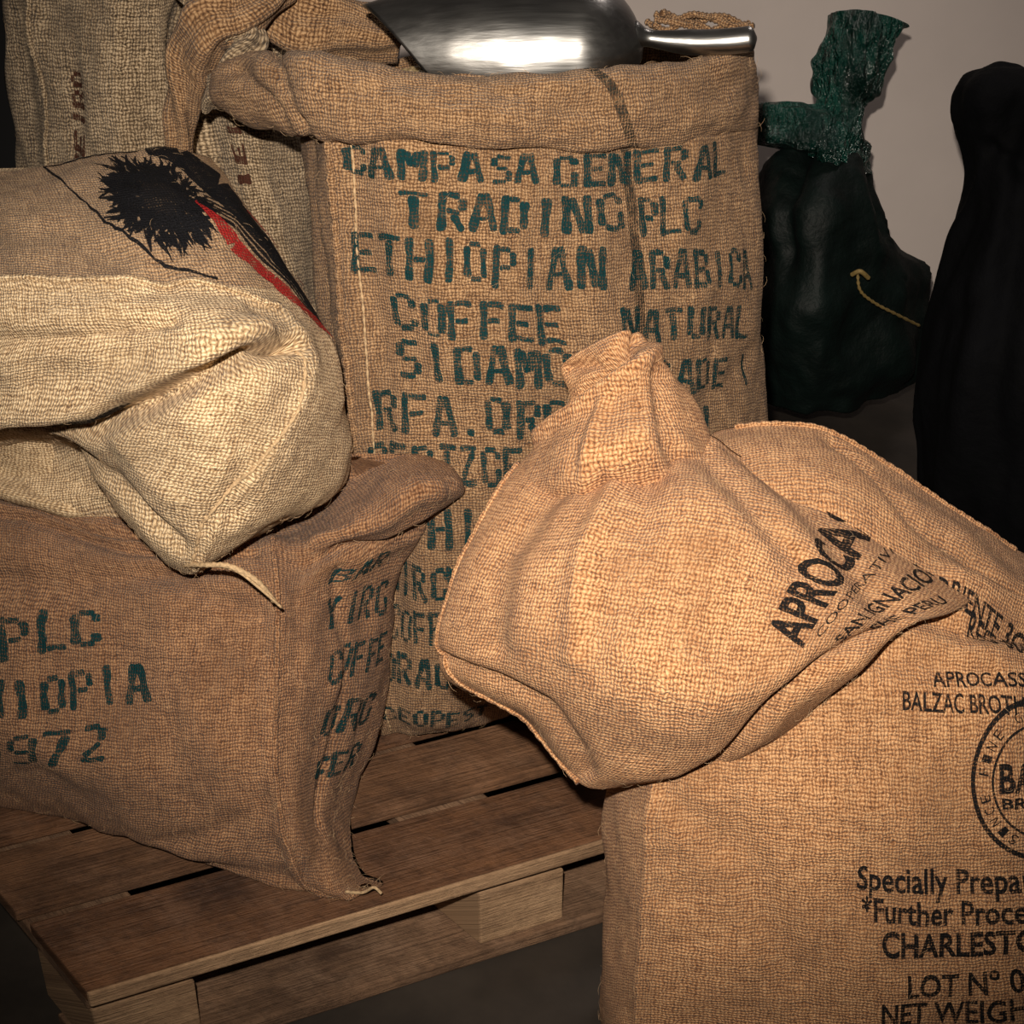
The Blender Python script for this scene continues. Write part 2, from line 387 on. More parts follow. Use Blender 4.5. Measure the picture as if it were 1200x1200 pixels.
W_b=woodmat('deck_wood_dark',(.042,.019,.010),(.175,.080,.036),.66,.5)
W_c=woodmat('deck_wood_grey',(.07,.038,.022),(.26,.15,.085),.8,.5)
ang=math.radians(23.0)
fr=Matrix.Translation((-.431,.99,0))@Matrix.Rotation(ang,4,'Z')
bx=[]
Lp,Dp=1.14,1.04
y=0
for w,m in ((.12,2),(.105,0),(.11,2),(.10,3),(.11,0),(.11,2),(.10,3),(.105,0)):
    j=random.uniform(-.005,.005)
    bx.append((j,Lp+j,y,y+w,.1225,.140+random.uniform(-.0015,0),m,0)); y+=w+.024
bx.append((0.0,Lp,-.006,-.0005,.1195,.1392,1,0))
for k,x in enumerate((0,.43,.76,Lp-.12)):
    bx.append((x+.003,x+.117,.012,Dp-.004,.100,.1200,3,1))
    for yy in (0.010,Dp/2-.06,Dp-.126):
        bx.append((x+.006,x+.112,yy,yy+.12,.0205,.0995,1,0))
for yy,w in ((0,.1),(Dp/2-.05,.1),(Dp-.1,.1)):
    bx.append((0.002,Lp-.002,yy+.002,yy+w,.001,.020,3,0))
boxes('wooden_pallet',bx,[W_a,W_raw,W_b,W_c],bevel=.0025,frame=fr,shear=-.36)
# ---------------------------------------------------------------- tall sack
S1=top('burlap_coffee_sack')
rows=[
[(345,90,1.58),(385,88,1.43),(520,88,1.40),(640,88,1.42),(760,82,1.46),(850,75,1.53),(874,65,1.62)],
[(358,170,1.56),(392,170,1.40),(520,178,1.355),(640,182,1.37),(760,176,1.42),(855,165,1.50),(880,155,1.60)],
[(376,350,1.55),(406,350,1.38),(520,356,1.32),(640,360,1.335),(770,356,1.40),(865,350,1.48),(890,345,1.58)],
[(408,520,1.53),(428,520,1.38),(530,528,1.32),(650,530,1.34),(770,525,1.41),(860,515,1.49),(893,505,1.58)],
[(425,690,1.52),(440,700,1.39),(535,712,1.335),(650,710,1.36),(760,700,1.43),(850,685,1.51),(885,670,1.60)],
[(428,810,1.52),(442,825,1.40),(530,835,1.37),(620,822,1.40),(740,800,1.46),(830,775,1.53),(865,750,1.60)],
[(440,835,1.5),(450,858,1.415),(525,860,1.42),(615,835,1.455),(720,815,1.50),(810,790,1.55),(845,770,1.60)]]
T=Surf('sack_body',rows,M_tan,S1,back=.8,ns=18,nr=20,amp=.008,freq=8,ani=(1.3,1.3,.7),zmin=.1415,seed=1,capT=False,fuzz=700,
 creases=[([(1,0),(1.02,6)],.006,.012),([(1.35,.5),(1.3,6)],-.005,.02),([(3.9,0.8),(4.0,2),(3.9,4)],-.006,.03),([(0.45,.6),(.5,5)],-.012,.015),([(1.2,1.5),(1.9,1.35)],-.004,.012),([(4.6,2.7),(5.4,2.4)],-.006,.015)])
rim=[
[(300,110,1.56),(345,90,1.50),(395,95,1.44),(520,100,1.42),(640,104,1.43),(760,98,1.47),(850,88,1.54),(868,80,1.62)],
[(275,82,1.55),(315,60,1.49),(385,66,1.42),(520,82,1.385),(640,86,1.395),(760,76,1.44),(860,60,1.52),(876,55,1.62)],
[(252,88,1.54),(300,72,1.46),(380,78,1.385),(520,92,1.350),(640,96,1.362),(762,88,1.412),(864,72,1.505),(880,66,1.61)],
[(250,108,1.54),(300,112,1.45),(385,120,1.370),(520,132,1.334),(640,136,1.346),(765,130,1.400),(866,116,1.492),(883,104,1.61)],
[(275,135,1.55),(335,150,1.46),(388,160,1.378),(520,166,1.340),(640,172,1.358),(760,166,1.415),(860,153,1.500),(882,143,1.60)],
[(300,140,1.57),(345,152,1.49),(395,160,1.41),(520,166,1.37),(640,170,1.38),(760,165,1.44),(855,150,1.52),(875,140,1.62)]]
K=Surf('rolled_rim',rim,M_tan,S1,back=.75,ns=18,nr=12,amp=.008,freq=10,ani=(.8,.8,1.6),capT=False,capB=False,seed=2,fuzz=400,
 creases=[([(1.2,1),(1.6,4)],-.012,.014),([(.6,2),(1.2,3.4)],-.01,.012),([(2.6,2.2),(4.5,3),(6,2.6)],-.004,.012)])
tg=I_green
def tl(s,c0,c1,r0,r1,sk=0): stencil(T,s,rect(c0,c1,r0,r1,sk),tg)
tl('CAMPASA',1.1,2.92,1.0,1.22); tl('GENERAL',3.08,4.9,1.0,1.24)
tl('TRADING',1.65,3.72,1.31,1.54); tl('PLC',3.9,4.5,1.35,1.58)
tl('ETHIOPIAN',1.15,3.5,1.58,1.83,.06); tl('ARABICA',3.75,5.25,1.67,1.9,.04)
tl('COFFEE',1.5,3.15,1.95,2.2,.05); tl('NATURAL',3.65,5.2,2.03,2.25,.03)
tl('SIDAMO',1.5,3.2,2.28,2.54); tl('GRADE 1',3.75,5.3,2.4,2.62)
tl('RFA.ORG',1.25,3.15,2.64,2.9); tl('101',3.9,4.7,2.75,2.97)
tl('CERTZGE',1.15,2.7,2.97,3.22); tl('ETHIO',1.2,2.5,3.37,3.6)
tl('VIRGNE',1.2,2.25,3.72,3.95); tl('COFFED',1.2,2.2,4.05,4.3); tl('ORACERT',1.15,2.6,4.42,4.68); tl('CEOPEST',1.15,2.5,4.95,5.22)
decal('woven_stripe',T,ribbon([(3.55,.6),(3.8,1.0),(3.88,2.5),(3.9,6)],.10),I_stripe,.0008)
decal('woven_stripe',K,ribbon([(4.4,1.4),(4.65,2.5),(4.85,4.2)],.10),I_stripe,.0008)
seam(T,[(1.0,.8),(1.02,3),(1.0,5.9)],M_tan,.005,.002,pitch=.016)
seam(T,[(1.18,.8),(1.2,3),(1.18,5.9)],M_thread,.0013,.0006,depth=.7)
M_bean=simple('green_coffee_beans',(.22,.16,.08),.6,0,40,.3,.001)
bm=bmesh.new()
cx,cy=.02,1.58
for k in range(900):
    a=random.random()*6.283; r=math.sqrt(random.random())
    x=cx+.22*r*math.cos(a); yv=cy+.14*r*math.sin(a); z=.905+.03*(1-r*r)+random.uniform(0,.006)
    m=Matrix.Translation((x,yv,z))@Matrix.Rotation(random.random()*3,4,'Z')@Matrix.Rotation(random.uniform(-.5,.5),4,'X')@Matrix.Diagonal((.0065,.0045,.0035,1))
    bmesh.ops.create_icosphere(bm,subdivisions=1,radius=1,matrix=m)
bmesh.ops.create_circle(bm,cap_ends=True,radius=1,segments=32,matrix=Matrix.Translation((cx,cy,.905))@Matrix.Diagonal((.225,.145,1,1)))
me=bpy.data.meshes.new('coffee_beans'); bm.to_mesh(me); bm.free(); me.materials.append(M_bean); link(bpy.data.objects.new('coffee_beans',me),S1)
for k in range(6):
    x0=.165+random.uniform(-.01,.01); z0=.968+random.uniform(-.006,.010)
    pts=[(x0+.021*i,1.66+random.uniform(-.012,.012),z0-.0012*i*i*.4+random.uniform(-.005,.007)) for i in range(6)]
    tube('frayed_twine',smooth(pts),.004,M_tan,S1,6,mod=lambda i:.8+.3*(i%2))
# ---------------------------------------------------------------- scoop
SC=top('metal_scoop')
t=NT('scuffed_steel'); tc=t.n('ShaderNodeTexCoord').outputs['Object']
mp=t.n('ShaderNodeMapping'); t.l(tc,mp.inputs[0]); mp.inputs['Scale'].default_value=(4,60,60)
n=t.noise(mp.outputs[0],3,4); n2=t.noise(tc,10,2)
b=t.bsdf(t.ramp(n2,[(.3,(.22,.22,.215)),(.7,(.42,.41,.39))]),t.math('ADD',t.math('MULTIPLY',n,.18),.24),1.0,t.bump(t.math('ADD',n2,t.math('MULTIPLY',n,.05)),.006)); t.l(b.outputs[0],t.out.inputs[0]); M_al=t.m
verts=[];faces=[];NA=48;NL=60
for i in range(NL+1):
    s=i/NL
    for j in range(NA+1):
        ph=math.radians(-105+210*j/NA); lip=.075*(abs(ph)/math.radians(105))**1.5
        x0=-.155+lip; x=x0+(.135-x0)*s
        e=max(0,(x-.065)/.07)
        R=(.080-.85*(x-.04)**2)*math.sqrt(max(0,1-e*e*.96))
        verts.append((x,1.50+R*math.sin(ph),.965+R*math.cos(ph)*.95))
for i in range(NL):
    for j in range(NA):
        a=i*(NA+1)+j; faces.append((a,a+1,a+NA+2,a+NA+1))
me=bpy.data.meshes.new('scoop_bowl'); me.from_pydata(verts,[],faces); me.materials.append(M_al); me.polygons.foreach_set('use_smooth',[True]*len(faces))
o=link(bpy.data.objects.new('scoop_bowl',me),SC); sm=o.modifiers.new('solid','SOLIDIFY'); sm.thickness=.002
def hr(s):
    return .006+.0096*math.exp(-(s/.08)**2)+.007*min(1,s*2.2) if s<.93 else .0135*math.sqrt(max(.02,1-((s-.93)/.07)**2))
hp=[(.125+.128*k/40,1.485-.01*k/40,.984-.006*math.sin(k/40*3)) for k in range(41)]
tube('scoop_handle',hp,hr,M_al,SC,16)
# ---------------------------------------------------------------- lower left sack
S2=top('burlap_coffee_sack')
rows=[
[(-200,500,1.50),(0,522,1.46),(130,560,1.43),(310,600,1.40),(400,565,1.36),(458,532,1.33),(515,540,1.315)],
[(-210,560,1.42),(0,570,1.38),(130,600,1.33),(320,632,1.29),(425,600,1.27),(490,562,1.265),(543,574,1.305)],
[(-213,610,1.39),(0,610,1.34),(140,640,1.28),(322,660,1.245),(420,645,1.265),(482,622,1.27),(520,604,1.32)],
[(-215,680,1.37),(0,670,1.30),(150,695,1.245),(324,705,1.21),(395,695,1.26),(445,680,1.31),(474,662,1.36)],
[(-215,760,1.34),(0,770,1.27),(150,780,1.21),(322,780,1.18),(390,775,1.235),(435,765,1.31),(458,750,1.37)],
[(-200,860,1.33),(0,870,1.23),(150,890,1.165),(318,890,1.14),(380,880,1.20),(415,870,1.28),(438,850,1.36)],
[(-170,915,1.33),(0,920,1.265),(150,965,1.17),(325,975,1.115),(370,968,1.15),(398,955,1.21),(412,935,1.29)],
[(-160,928,1.34),(0,938,1.285),(150,988,1.2),(320,1030,1.13),(385,1040,1.12),(410,1032,1.14),(420,1018,1.17)],
[(-140,925,1.38),(0,930,1.33),(170,980,1.25),(330,1035,1.14),(400,1050,1.12),(435,1048,1.125),(442,1042,1.14)]]
B=Surf('sack_body',rows,M_b,S2,back=.55,ns=18,nr=16,amp=.011,freq=6,ani=(1,1,.9),zmin=.1415,seed=3,fuzz=900,
 creases=[([(3,0.9),(3.02,6),(3.6,7.6)],.007,.01),([(3.3,1.4),(3.25,4)],-.006,.02),([(0,3.3),(1.5,3.1),(2.6,2.2)],-.012,.018),([(1.2,7.4),(3,7),(4,7.6)],-.008,.02),
 ([(3.6,1.9),(4.4,2.25),(5.2,2.25),(6,2.1)],-.018,.013),([(3.4,1.3),(4.3,1.5),(5.3,1.2)],.010,.018),([(3.9,2.6),(4.3,4),(4.2,6)],-.007,.014),([(2.2,3),(2.5,5)],.006,.02),
 ([(1,1.2),(1.8,1.5),(2.6,1.2)],-.012,.012),([(1,1.8),(2.0,2.0),(2.8,1.7)],-.012,.012),([(2.2,2.6),(2.9,3.3)],-.008,.012),([(2.3,6.4),(2.9,5.6)],-.008,.014)])
seam(B,[(3,1.2),(3.02,4),(3.05,6),(3.7,7.6)],M_b,.0032,.0005,pitch=.014,depth=.25)
def bl(s,q): stencil(B,s,q,I_green)
bl('PLC',[(1.02,4.02),(1.76,3.78),(1.0,3.55),(1.75,3.35)])
bl('ETHIOPIA',[(.45,4.82),(2.15,4.35),(.43,4.45),(2.12,3.95)])
bl('0972',[(.8,5.35),(1.85,5.02),(.8,4.95),(1.82,4.62)])
bl('BAR',[(3.85,2.85),(4.95,2.8),(3.9,2.57),(5.0,2.52)])
bl('YIRG',[(3.8,3.55),(5.2,3.5),(3.85,3.1),(5.3,3.05)])
bl('COFFE',[(3.85,4.25),(5.2,4.1),(3.9,3.85),(5.3,3.75)])
bl('ORG',[(3.9,4.85),(5.1,4.75),(3.95,4.5),(5.2,4.4)])
bl('CER',[(4.0,5.4),(5.0,5.3),(4.0,5.1),(5.1,4.98)])
tube('loose_corner_thread',smooth([P(405,1045,1.118),P(425,1046,1.112),P(438,1040,1.108),P(447,1047,1.105)]),.0018,M_thread,S2,6)
# ---------------------------------------------------------------- upper left sack
S3=top('burlap_coffee_sack')
rows=[
[(-220,215,1.50),(-60,205,1.45),(0,200,1.44),(80,188,1.44),(150,180,1.45),(210,178,1.46),(248,185,1.47)],
[(-230,270,1.38),(-60,255,1.33),(20,250,1.32),(110,245,1.31),(190,240,1.32),(255,245,1.36),(298,250,1.42)],
[(-235,335,1.28),(-60,330,1.23),(30,325,1.21),(130,328,1.20),(230,330,1.22),(310,335,1.28),(352,335,1.38)],
[(-235,400,1.25),(-60,395,1.20),(30,390,1.17),(140,385,1.155),(250,375,1.16),(350,390,1.22),(390,400,1.35)],
[(-235,460,1.26),(-60,455,1.21),(30,450,1.18),(140,440,1.16),(255,435,1.15),(350,450,1.19),(410,465,1.33)],
[(-230,505,1.32),(-60,502,1.27),(40,500,1.22),(120,505,1.18),(230,520,1.14),(330,530,1.17),(412,530,1.32)],
[(-220,522,1.38),(-60,520,1.33),(70,512,1.28),(115,555,1.22),(200,590,1.15),(300,600,1.17),(395,578,1.30)],
[(-200,525,1.42),(-40,522,1.38),(90,522,1.31),(140,600,1.23),(210,650,1.17),(275,635,1.19),(345,608,1.26)],
[(-180,518,1.46),(-20,515,1.42),(105,535,1.33),(160,615,1.25),(215,668,1.20),(250,655,1.22),(310,625,1.26)]]
Cc=Surf('sack_body',rows,M_white,S3,back=.6,ns=18,nr=16,amp=.008,freq=7,seed=4,fuzz=800,mat2=(M_white_shade,2.06),
 creases=[([(1.5,5.3),(2.9,5.1),(3.5,4.4),(4.3,3.7),(5.0,3.2)],-.040,.013),([(1,4.7),(2.8,4.4),(3.6,3.8),(4.5,3.1)],.022,.022),
 ([(1,2.1),(4,2.05),(5,2.4),(5.2,3.5),(4.9,5),(4.3,7.6)],.005,.007),([(1,3.1),(2.5,3.2),(3.5,2.9)],-.014,.018),([(2.2,5.9),(3.2,6.0),(4,6.8)],-.012,.018),([(4,4.2),(4.6,5),(4.7,6)],-.008,.016),
 ([(1,1.2),(2.5,1.3),(3.6,1.9)],-.008,.02)])
seam(Cc,[(0,2.1),(2,2.08),(4,2.05),(5,2.45)],M_white,.0032,.001,depth=.25)
seam(Cc,[(5.1,3.3),(5.0,4.4),(4.75,5.3),(4.4,6.3),(4.15,7.6)],M_thread,.0018,.0004,depth=.6)
pol=[]
rp=random.Random(3)
CX,CY=4.02,.93
N0=60; pts0=[]
for k in range(N0):
    a=k/N0*2*math.pi; R=.50+.22*noise.noise(Vector((math.cos(a)*2,math.sin(a)*2,1)))+rp.uniform(-.06,.06)
    pts0.append((CX+R*math.cos(a),CY+R*.86*math.sin(a)))
for k in range(N0): pol.append([(CX,CY),pts0[k],pts0[(k+1)%N0]])
for k in range(420):
    a=rp.random()*2*math.pi; R=rp.uniform(.25,.66)
    x,y=CX+R*math.cos(a),CY+R*.86*math.sin(a)
    d=a+rp.uniform(-.9,.9); L=rp.uniform(.10,.30)*(1.25 if math.cos(a-3.4)>.2 else .9)
    x1,y1=x+L*.55*math.cos(d),y+L*.5*math.sin(d); d+=rp.uniform(-.5,.5)
    pol+=ribbon([(x,y),(x1,y1),(x1+L*.5*math.cos(d),y1+L*.45*math.sin(d))],[.06,.045,.015])
pol+=ribbon([(4.3,.08),(4.9,.2),(5.25,.7),(5.42,1.3),(5.65,2.1),(5.8,2.9)],[.2,.65,.75,.45,.2,.05])
for k in range(7):
    o_=k*.07
    pol+=ribbon([(4.5+o_,1.15-o_),(4.95+o_,1.35-o_),(5.35+o_*.7,1.9-o_*.6),(5.7+o_*.2,2.6-o_*.3)],[.03,.06,.05,.02])
pol+=ribbon([(2.6,.15),(2.75,.6),(3.1,1.2),(3.7,1.75),(4.3,1.95)],.04)
pol+=ribbon([(2.6,.15),(3.4,.08),(4.2,.05)],.04)
decal('palm_print',Cc,pol,ink('ink_palm',(.010,.010,.012),.0035,.26),.0018,.1,rag=.03)
decal('red_print',Cc,ribbon([(4.5,1.0),(4.75,1.5),(5.15,1.95),(5.55,2.6),(5.75,3.05)],[.06,.26,.2,.2,.05])+ribbon([(5.6,1.0),(5.9,1.7),(5.98,2.3)],[.04,.1,.03]),I_red,.0026,.1,rag=.05)
decal('small_print',Cc,ribbon([(2.35,4.75),(2.6,4.65),(2.9,4.7),(3.15,4.5)],[.12,.25,.2,.08]),I_black)
tube('tie_string',smooth([P(215,662,1.185),P(240,662,1.16),P(270,664,1.15),P(300,680,1.15),P(322,705,1.16)]),.003,M_thread,S3,6,mod=lambda i:.8+.3*(i%2))
tube('tie_string_end',smooth([P(240,662,1.165),P(275,668,1.15),P(305,690,1.15),P(330,712,1.16)]),.0016,M_thread,S3,6)
# ---------------------------------------------------------------- rear left sack
S4=top('burlap_coffee_sack')
rows=[
[(-10,-140,1.90),(50,-140,1.78),(130,-140,1.72),(200,-140,1.72),(280,-140,1.74),(340,-140,1.80),(380,-140,1.9)],
[(0,-60,1.88),(50,-55,1.74),(130,-50,1.68),(195,-50,1.69),(260,-50,1.72),(330,-50,1.76),(370,-50,1.86)],
[(10,20,1.86),(55,25,1.72),(125,30,1.66),(190,30,1.67),(225,30,1.70),(310,35,1.71),(360,30,1.84)],
[(20,110,1.85),(60,115,1.71),(125,120,1.65),(190,120,1.66),(225,120,1.68),(310,125,1.68),(365,120,1.82)],
[(32,250,1.84),(75,260,1.70),(140,265,1.64),(200,265,1.64),(260,265,1.65),(330,262,1.67),(380,255,1.80)],
[(50,450,1.84),(90,460,1.70),(150,465,1.64),(220,465,1.63),(290,465,1.64),(360,462,1.68),(400,455,1.80)],
[(70,680,1.84),(110,700,1.72),(160,705,1.68),(230,705,1.67),(310,705,1.68),(370,700,1.71),(410,690,1.80)]]
Fs=Surf('sack_body',rows,M_pale2,S4,back=.5,ns=14,nr=14,amp=.012,freq=8,ani=(1.4,1.4,.6),zmin=.1415,seed=5,fuzz=300,creases=[([(3.9,0),(4,4)],-.03,.03),([(.9,0),(.95,4)],.006,.01)])
I_br=ink('ink_brown',(.06,.022,.014),.0040,.36)
stencil(Fs,'HEIRO',[(1.55,3.7),(1.55,2.7),(1.33,3.65),(1.33,2.7)],I_br,1.5,name='faded_print')
stencil(Fs,'IEI',[(4.62,3.75),(4.62,3.15),(4.42,3.75),(4.42,3.15)],I_br,1.6,name='faded_print')
seam(Fs,[(.92,1.2),(.95,3),(.95,4.5)],M_pale2,.004,.001,depth=.3)
def fold(name,pts,rad,mat,parent,seed=0,seg=28):
    pts=smooth(pts,16); o=tube(name,pts,rad,mat,parent,seg)
    me=o.data; n=len(me.vertices)
    cen=[sum((me.vertices[r*seg+k].co for k in range(seg)),Vector())/seg for r in range(n//seg)]
    for i,v in enumerate(me.vertices):
        k=i%seg; c=cen[i//seg]
        f=.20*math.sin(k/seg*math.pi*2*4+(i//seg)*.06)
        q=v.co*20+Vector((seed,0,0))
        v.co+=(v.co-c)*f+Vector((noise.noise(q),noise.noise(q+Vector((7,0,0))),noise.noise(q+Vector((0,7,0)))))*.010
    return o
fold('gathered_fold',[P(330,-20,1.60),P(290,15,1.56),P(245,35,1.545),P(222,80,1.56),P(212,130,1.57),P(208,185,1.57),P(205,260,1.58)],lambda s:.020+.006*math.sin(s*5),M_tan,S4,1)
fold('gathered_fold_b',[P(230,-30,1.62),P(262,20,1.57),P(290,50,1.55),P(268,95,1.55),P(245,120,1.57)],lambda s:.026-.01*s,M_pale2,S4,2)
fold('folded_mouth',[P(290,0,1.68),P(340,22,1.65),P(400,38,1.65),P(470,40,1.66)],lambda s:.040-.01*s,M_tan,S4,3)
# ---------------------------------------------------------------- front right sack
S5=top('burlap_coffee_sack')
rows=[
[(760,600,1.24),(810,530,1.24),(860,500,1.25),(980,508,1.25),(1090,578,1.25),(1200,645,1.25),(1330,690,1.28)],
[(735,690,1.20),(785,620,1.15),(865,570,1.14),(985,575,1.135),(1095,640,1.12),(1210,705,1.12),(1370,745,1.2)],
[(722,800,1.15),(768,780,1.06),(860,760,1.03),(980,760,1.02),(1100,770,1.01),(1220,780,1.02),(1390,800,1.13)],
[(715,920,1.11),(765,925,1.00),(860,930,.975),(980,935,.96),(1100,940,.955),(1230,940,.965),(1400,940,1.09)],
[(707,1070,1.08),(754,1075,.98),(860,1085,.95),(980,1090,.93),(1100,1095,.93),(1240,1090,.95),(1420,1070,1.06)],
[(704,1180,1.065),(742,1200,.97),(860,1215,.945),(980,1225,.925),(1100,1225,.925),(1250,1215,.945),(1430,1180,1.05)],
[(712,1215,1.05),(748,1265,.98),(860,1310,.95),(980,1325,.935),(1100,1325,.935),(1250,1305,.95),(1430,1230,1.04)]]
Dd=Surf('sack_body',rows,M_or,S5,back=.7,ns=20,nr=20,amp=.006,freq=6,zmin=.002,seed=6,fuzz=1000,
 creases=[([(1,2.2),(1,6)],.003,.006),([(3.2,1.6),(4.3,1.75),(5.4,1.5)],-.014,.014),([(3.4,2.0),(4.5,2.1)],-.010,.018),([(4.2,1.3),(5.2,1.15),(6,1.3)],.012,.018),
 ([(3.0,.3),(3.8,.8),(4.9,1.0)],-.012,.016),([(2.0,3.2),(2.6,4.4)],-.006,.028),([(1.2,3.0),(1.9,3.4)],-.007,.018)])
seam(Dd,[(2.0,.02),(3,.03),(4,.03),(5,.03)],M_or,.0035,.0,name='hemmed_edge',depth=.2)
def dt(s,c0,c1,r0,r1,sk=0,bold=0): fonttext(Dd,s,rect(c0,c1,r0,r1,sk),I_black,bold=bold)
dt('Specially Prepared for',3.2,5.5,3.47,3.66,.02,.02)
dt('*Further Processing in',3.25,5.5,3.72,3.91,.0,.02)
dt('CHARLESTON, SC',3.45,5.5,3.98,4.18,-.03,.03)
dt('LOT N\u00ba 0872',3.7,5.1,4.32,4.52,-.03,.02)
dt('NET WEIGHT 69 KG',3.45,5.6,4.57,4.78,-.04,.02)
dt('APROCASSI PERU',3.95,5.4,2.1,2.22,-.04,.015)
dt('BALZAC BROTHERS',3.65,5.1,2.25,2.38,.02,.015)
dt('REG 304-072',4.35,5.3,1.55,1.75,.25,.02)
dt('CORRIENTE 3O',3.7,5.0,1.32,1.5,.2,.02)
def ringp(c,r,a,b,w,n=64):
    out=[]
    for k in range(n):
        t0,t1=2*math.pi*k/n,2*math.pi*(k+1)/n
        out.append([(c+a*math.cos(t0),r+b*math.sin(t0)),(c+a*math.cos(t1),r+b*math.sin(t1)),(c+a*w*math.cos(t1),r+b*w*math.sin(t1)),(c+a*w*math.cos(t0),r+b*w*math.sin(t0))])
    return out
decal('round_logo',Dd,ringp(5.05,2.86,.74,.60,.94)+ringp(5.05,2.86,.54,.43,.96),I_black)
dt('BALZAC',4.58,5.55,2.72,2.92,0,.03); dt('BROTHERS',4.6,5.5,2.96,3.04,0,.03)
for k,ch in enumerate('FINE GREEN COFFEE IMPORTERS SINCE '):
    if ch==' ': continue
    a=-math.pi*.95-k*2*math.pi/34*-1
    def rp_(rr,da): return (5.05+.74*rr*math.cos(a+da),2.86+.60*rr*math.sin(a+da))
    fonttext(Dd,ch,[rp_(.77,-.05),rp_(.77,.05),rp_(.90,-.05),rp_(.90,.05)],I_black)
Eb=[
[(640,525,1.22),(700,515,1.19),(770,512,1.185),(830,512,1.185),(930,556,1.17),(1040,610,1.14),(1150,690,1.09)],
[(590,570,1.17),(660,575,1.11),(740,575,1.08),(830,580,1.06),(930,610,1.05),(1030,660,1.045),(1125,712,1.04)],
[(548,640,1.14),(620,650,1.06),(710,650,1.02),(810,660,1.0),(910,680,.99),(1010,705,.995),(1100,724,1.01)],
[(520,710,1.12),(590,720,1.03),(690,730,.98),(790,745,.955),(890,755,.95),(980,755,.96),(1060,742,.995)],
[(510,760,1.11),(580,785,1.03),(680,808,.965),(780,822,.93),(870,828,.93),(950,805,.945),(1015,780,.98)],
[(522,788,1.12),(605,825,1.05),(675,865,.995),(770,885,.955),(850,885,.95),(910,862,.96),(960,835,.985)],
[(545,798,1.15),(622,838,1.10),(668,900,1.04),(705,918,1.01),(815,904,1.0),(890,880,.99),(930,862,1.0)]]
E=Surf('slack_top',Eb,M_or,S5,back=.3,ns=20,nr=18,amp=.008,freq=4.5,seed=7,fuzz=600,fine=.8,
 creases=[([(1.7,-.2),(1.75,2),(1.9,3.5)],.009,.012),([(2.1,0),(2.3,1.5)],-.008,.016),([(4,5.5),(4.8,4),(5.6,2.6)],-.018,.02),([(2.6,.1),(3.4,.9),(4.2,1.6)],-.010,.016),([(.3,4.2),(1.5,4.6),(2.4,5.6)],-.010,.014),
 ([(3.4,.1),(4.5,.9),(5.4,2.1)],-.010,.018),([(.9,.4),(.7,2),(.9,3.6)],-.010,.016),([(2.6,3.2),(3.6,3.8),(4.4,3.4)],.008,.03)])
seam(E,[(0.05,.6),(0.05,2),(.05,3),(.1,4),(.5,5),(1.3,5.6),(2.1,5.9),(2.6,6)],M_or,.0030,.0005,name='hemmed_mouth',depth=.2)
def et(s,q,bold=0): fonttext(E,s,q,I_black,bold=bold)
et('APROCASSI',[(4.52,3.05),(4.94,-.1),(4.04,2.85),(4.44,-.05)],.03)
et('COOPERATIVA',[(4.74,2.85),(5.16,.4),(4.64,2.8),(5.06,.35)],.0)
et('SAN IGNACIO',[(5.08,2.95),(5.50,.7),(4.92,2.9),(5.33,.6)],.02)
et('SHE PERU',[(5.40,2.60),(5.74,1.2),(5.25,2.55),(5.59,1.1)],.02)
Er=[
[(655,432,1.21),(688,404,1.20),(740,387,1.195),(762,402,1.22)],
[(664,468,1.20),(705,440,1.165),(758,428,1.155),(792,452,1.21)],
[(632,520,1.19),(690,495,1.135),(768,482,1.125),(822,500,1.20)],
[(598,562,1.18),(680,548,1.105),(775,535,1.10),(838,545,1.20)],
[(575,605,1.18),(680,600,1.12),(790,592,1.12),(860,600,1.18)]]
Ee=Surf('gathered_ear',Er,M_or,S5,back=.4,ns=24,nr=20,amp=.006,freq=9,seed=8,fuzz=150,creases=[([(-.1,1.6),(.6,1.15),(1.4,.75),(2.1,.25)],-.024,.009),([(.0,1.9),(.8,1.55),(1.7,1.1),(2.3,.6)],.012,.009),([(1.2,1.7),(1.1,3),(1.05,4)],.008,.008),([(2.2,1.2),(2.1,2.4),(2.3,3.4)],-.010,.012),([(.3,.3),(.9,.6)],-.010,.008)])
# ---------------------------------------------------------------- garbage bags
def plastic(name,c,rough):
    t=NT(name); tc=t.n('ShaderNodeTexCoord').outputs['Object']
    mp=t.n('ShaderNodeMapping'); t.l(tc,mp.inputs[0]); mp.inputs['Scale'].default_value=(1.8,1,.7)
    n=t.noise(mp.outputs[0],17,5,.62)
    n2=t.noise(tc,9,3)
    b=t.bsdf(t.ramp(n2,[(.35,tuple(x*.4 for x in c)),(.65,tuple(x*1.7 for x in c))]),rough,nrm=t.bump(n,.07),spec=1.0)
    t.l(b.outputs[0],t.out.inputs[0]); return t.m
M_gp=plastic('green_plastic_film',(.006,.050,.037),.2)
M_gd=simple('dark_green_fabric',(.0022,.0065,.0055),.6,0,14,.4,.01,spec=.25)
M_bk=simple('black_fabric',(.0024,.0026,.0034),.85,0,12,.4,.01,spec=.12)
G=top('tied_garbage_bag')
rows=[
[(945,165,2.72),(955,160,2.68),(980,160,2.66),(1000,165,2.68),(1008,170,2.72)],
[(890,200,2.72),(925,190,2.60),(970,190,2.55),(1005,195,2.60),(1022,205,2.72)],
[(868,260,2.70),(910,250,2.52),(965,250,2.46),(1010,255,2.55),(1040,270,2.70)],
[(862,340,2.68),(905,340,2.48),(965,340,2.42),(1030,340,2.52),(1088,335,2.72)],
[(865,420,2.66),(905,430,2.46),(965,435,2.42),(1030,430,2.50),(1085,400,2.70)],
[(880,450,2.66),(920,475,2.5),(965,482,2.47),(1020,475,2.52),(1065,445,2.66)]]
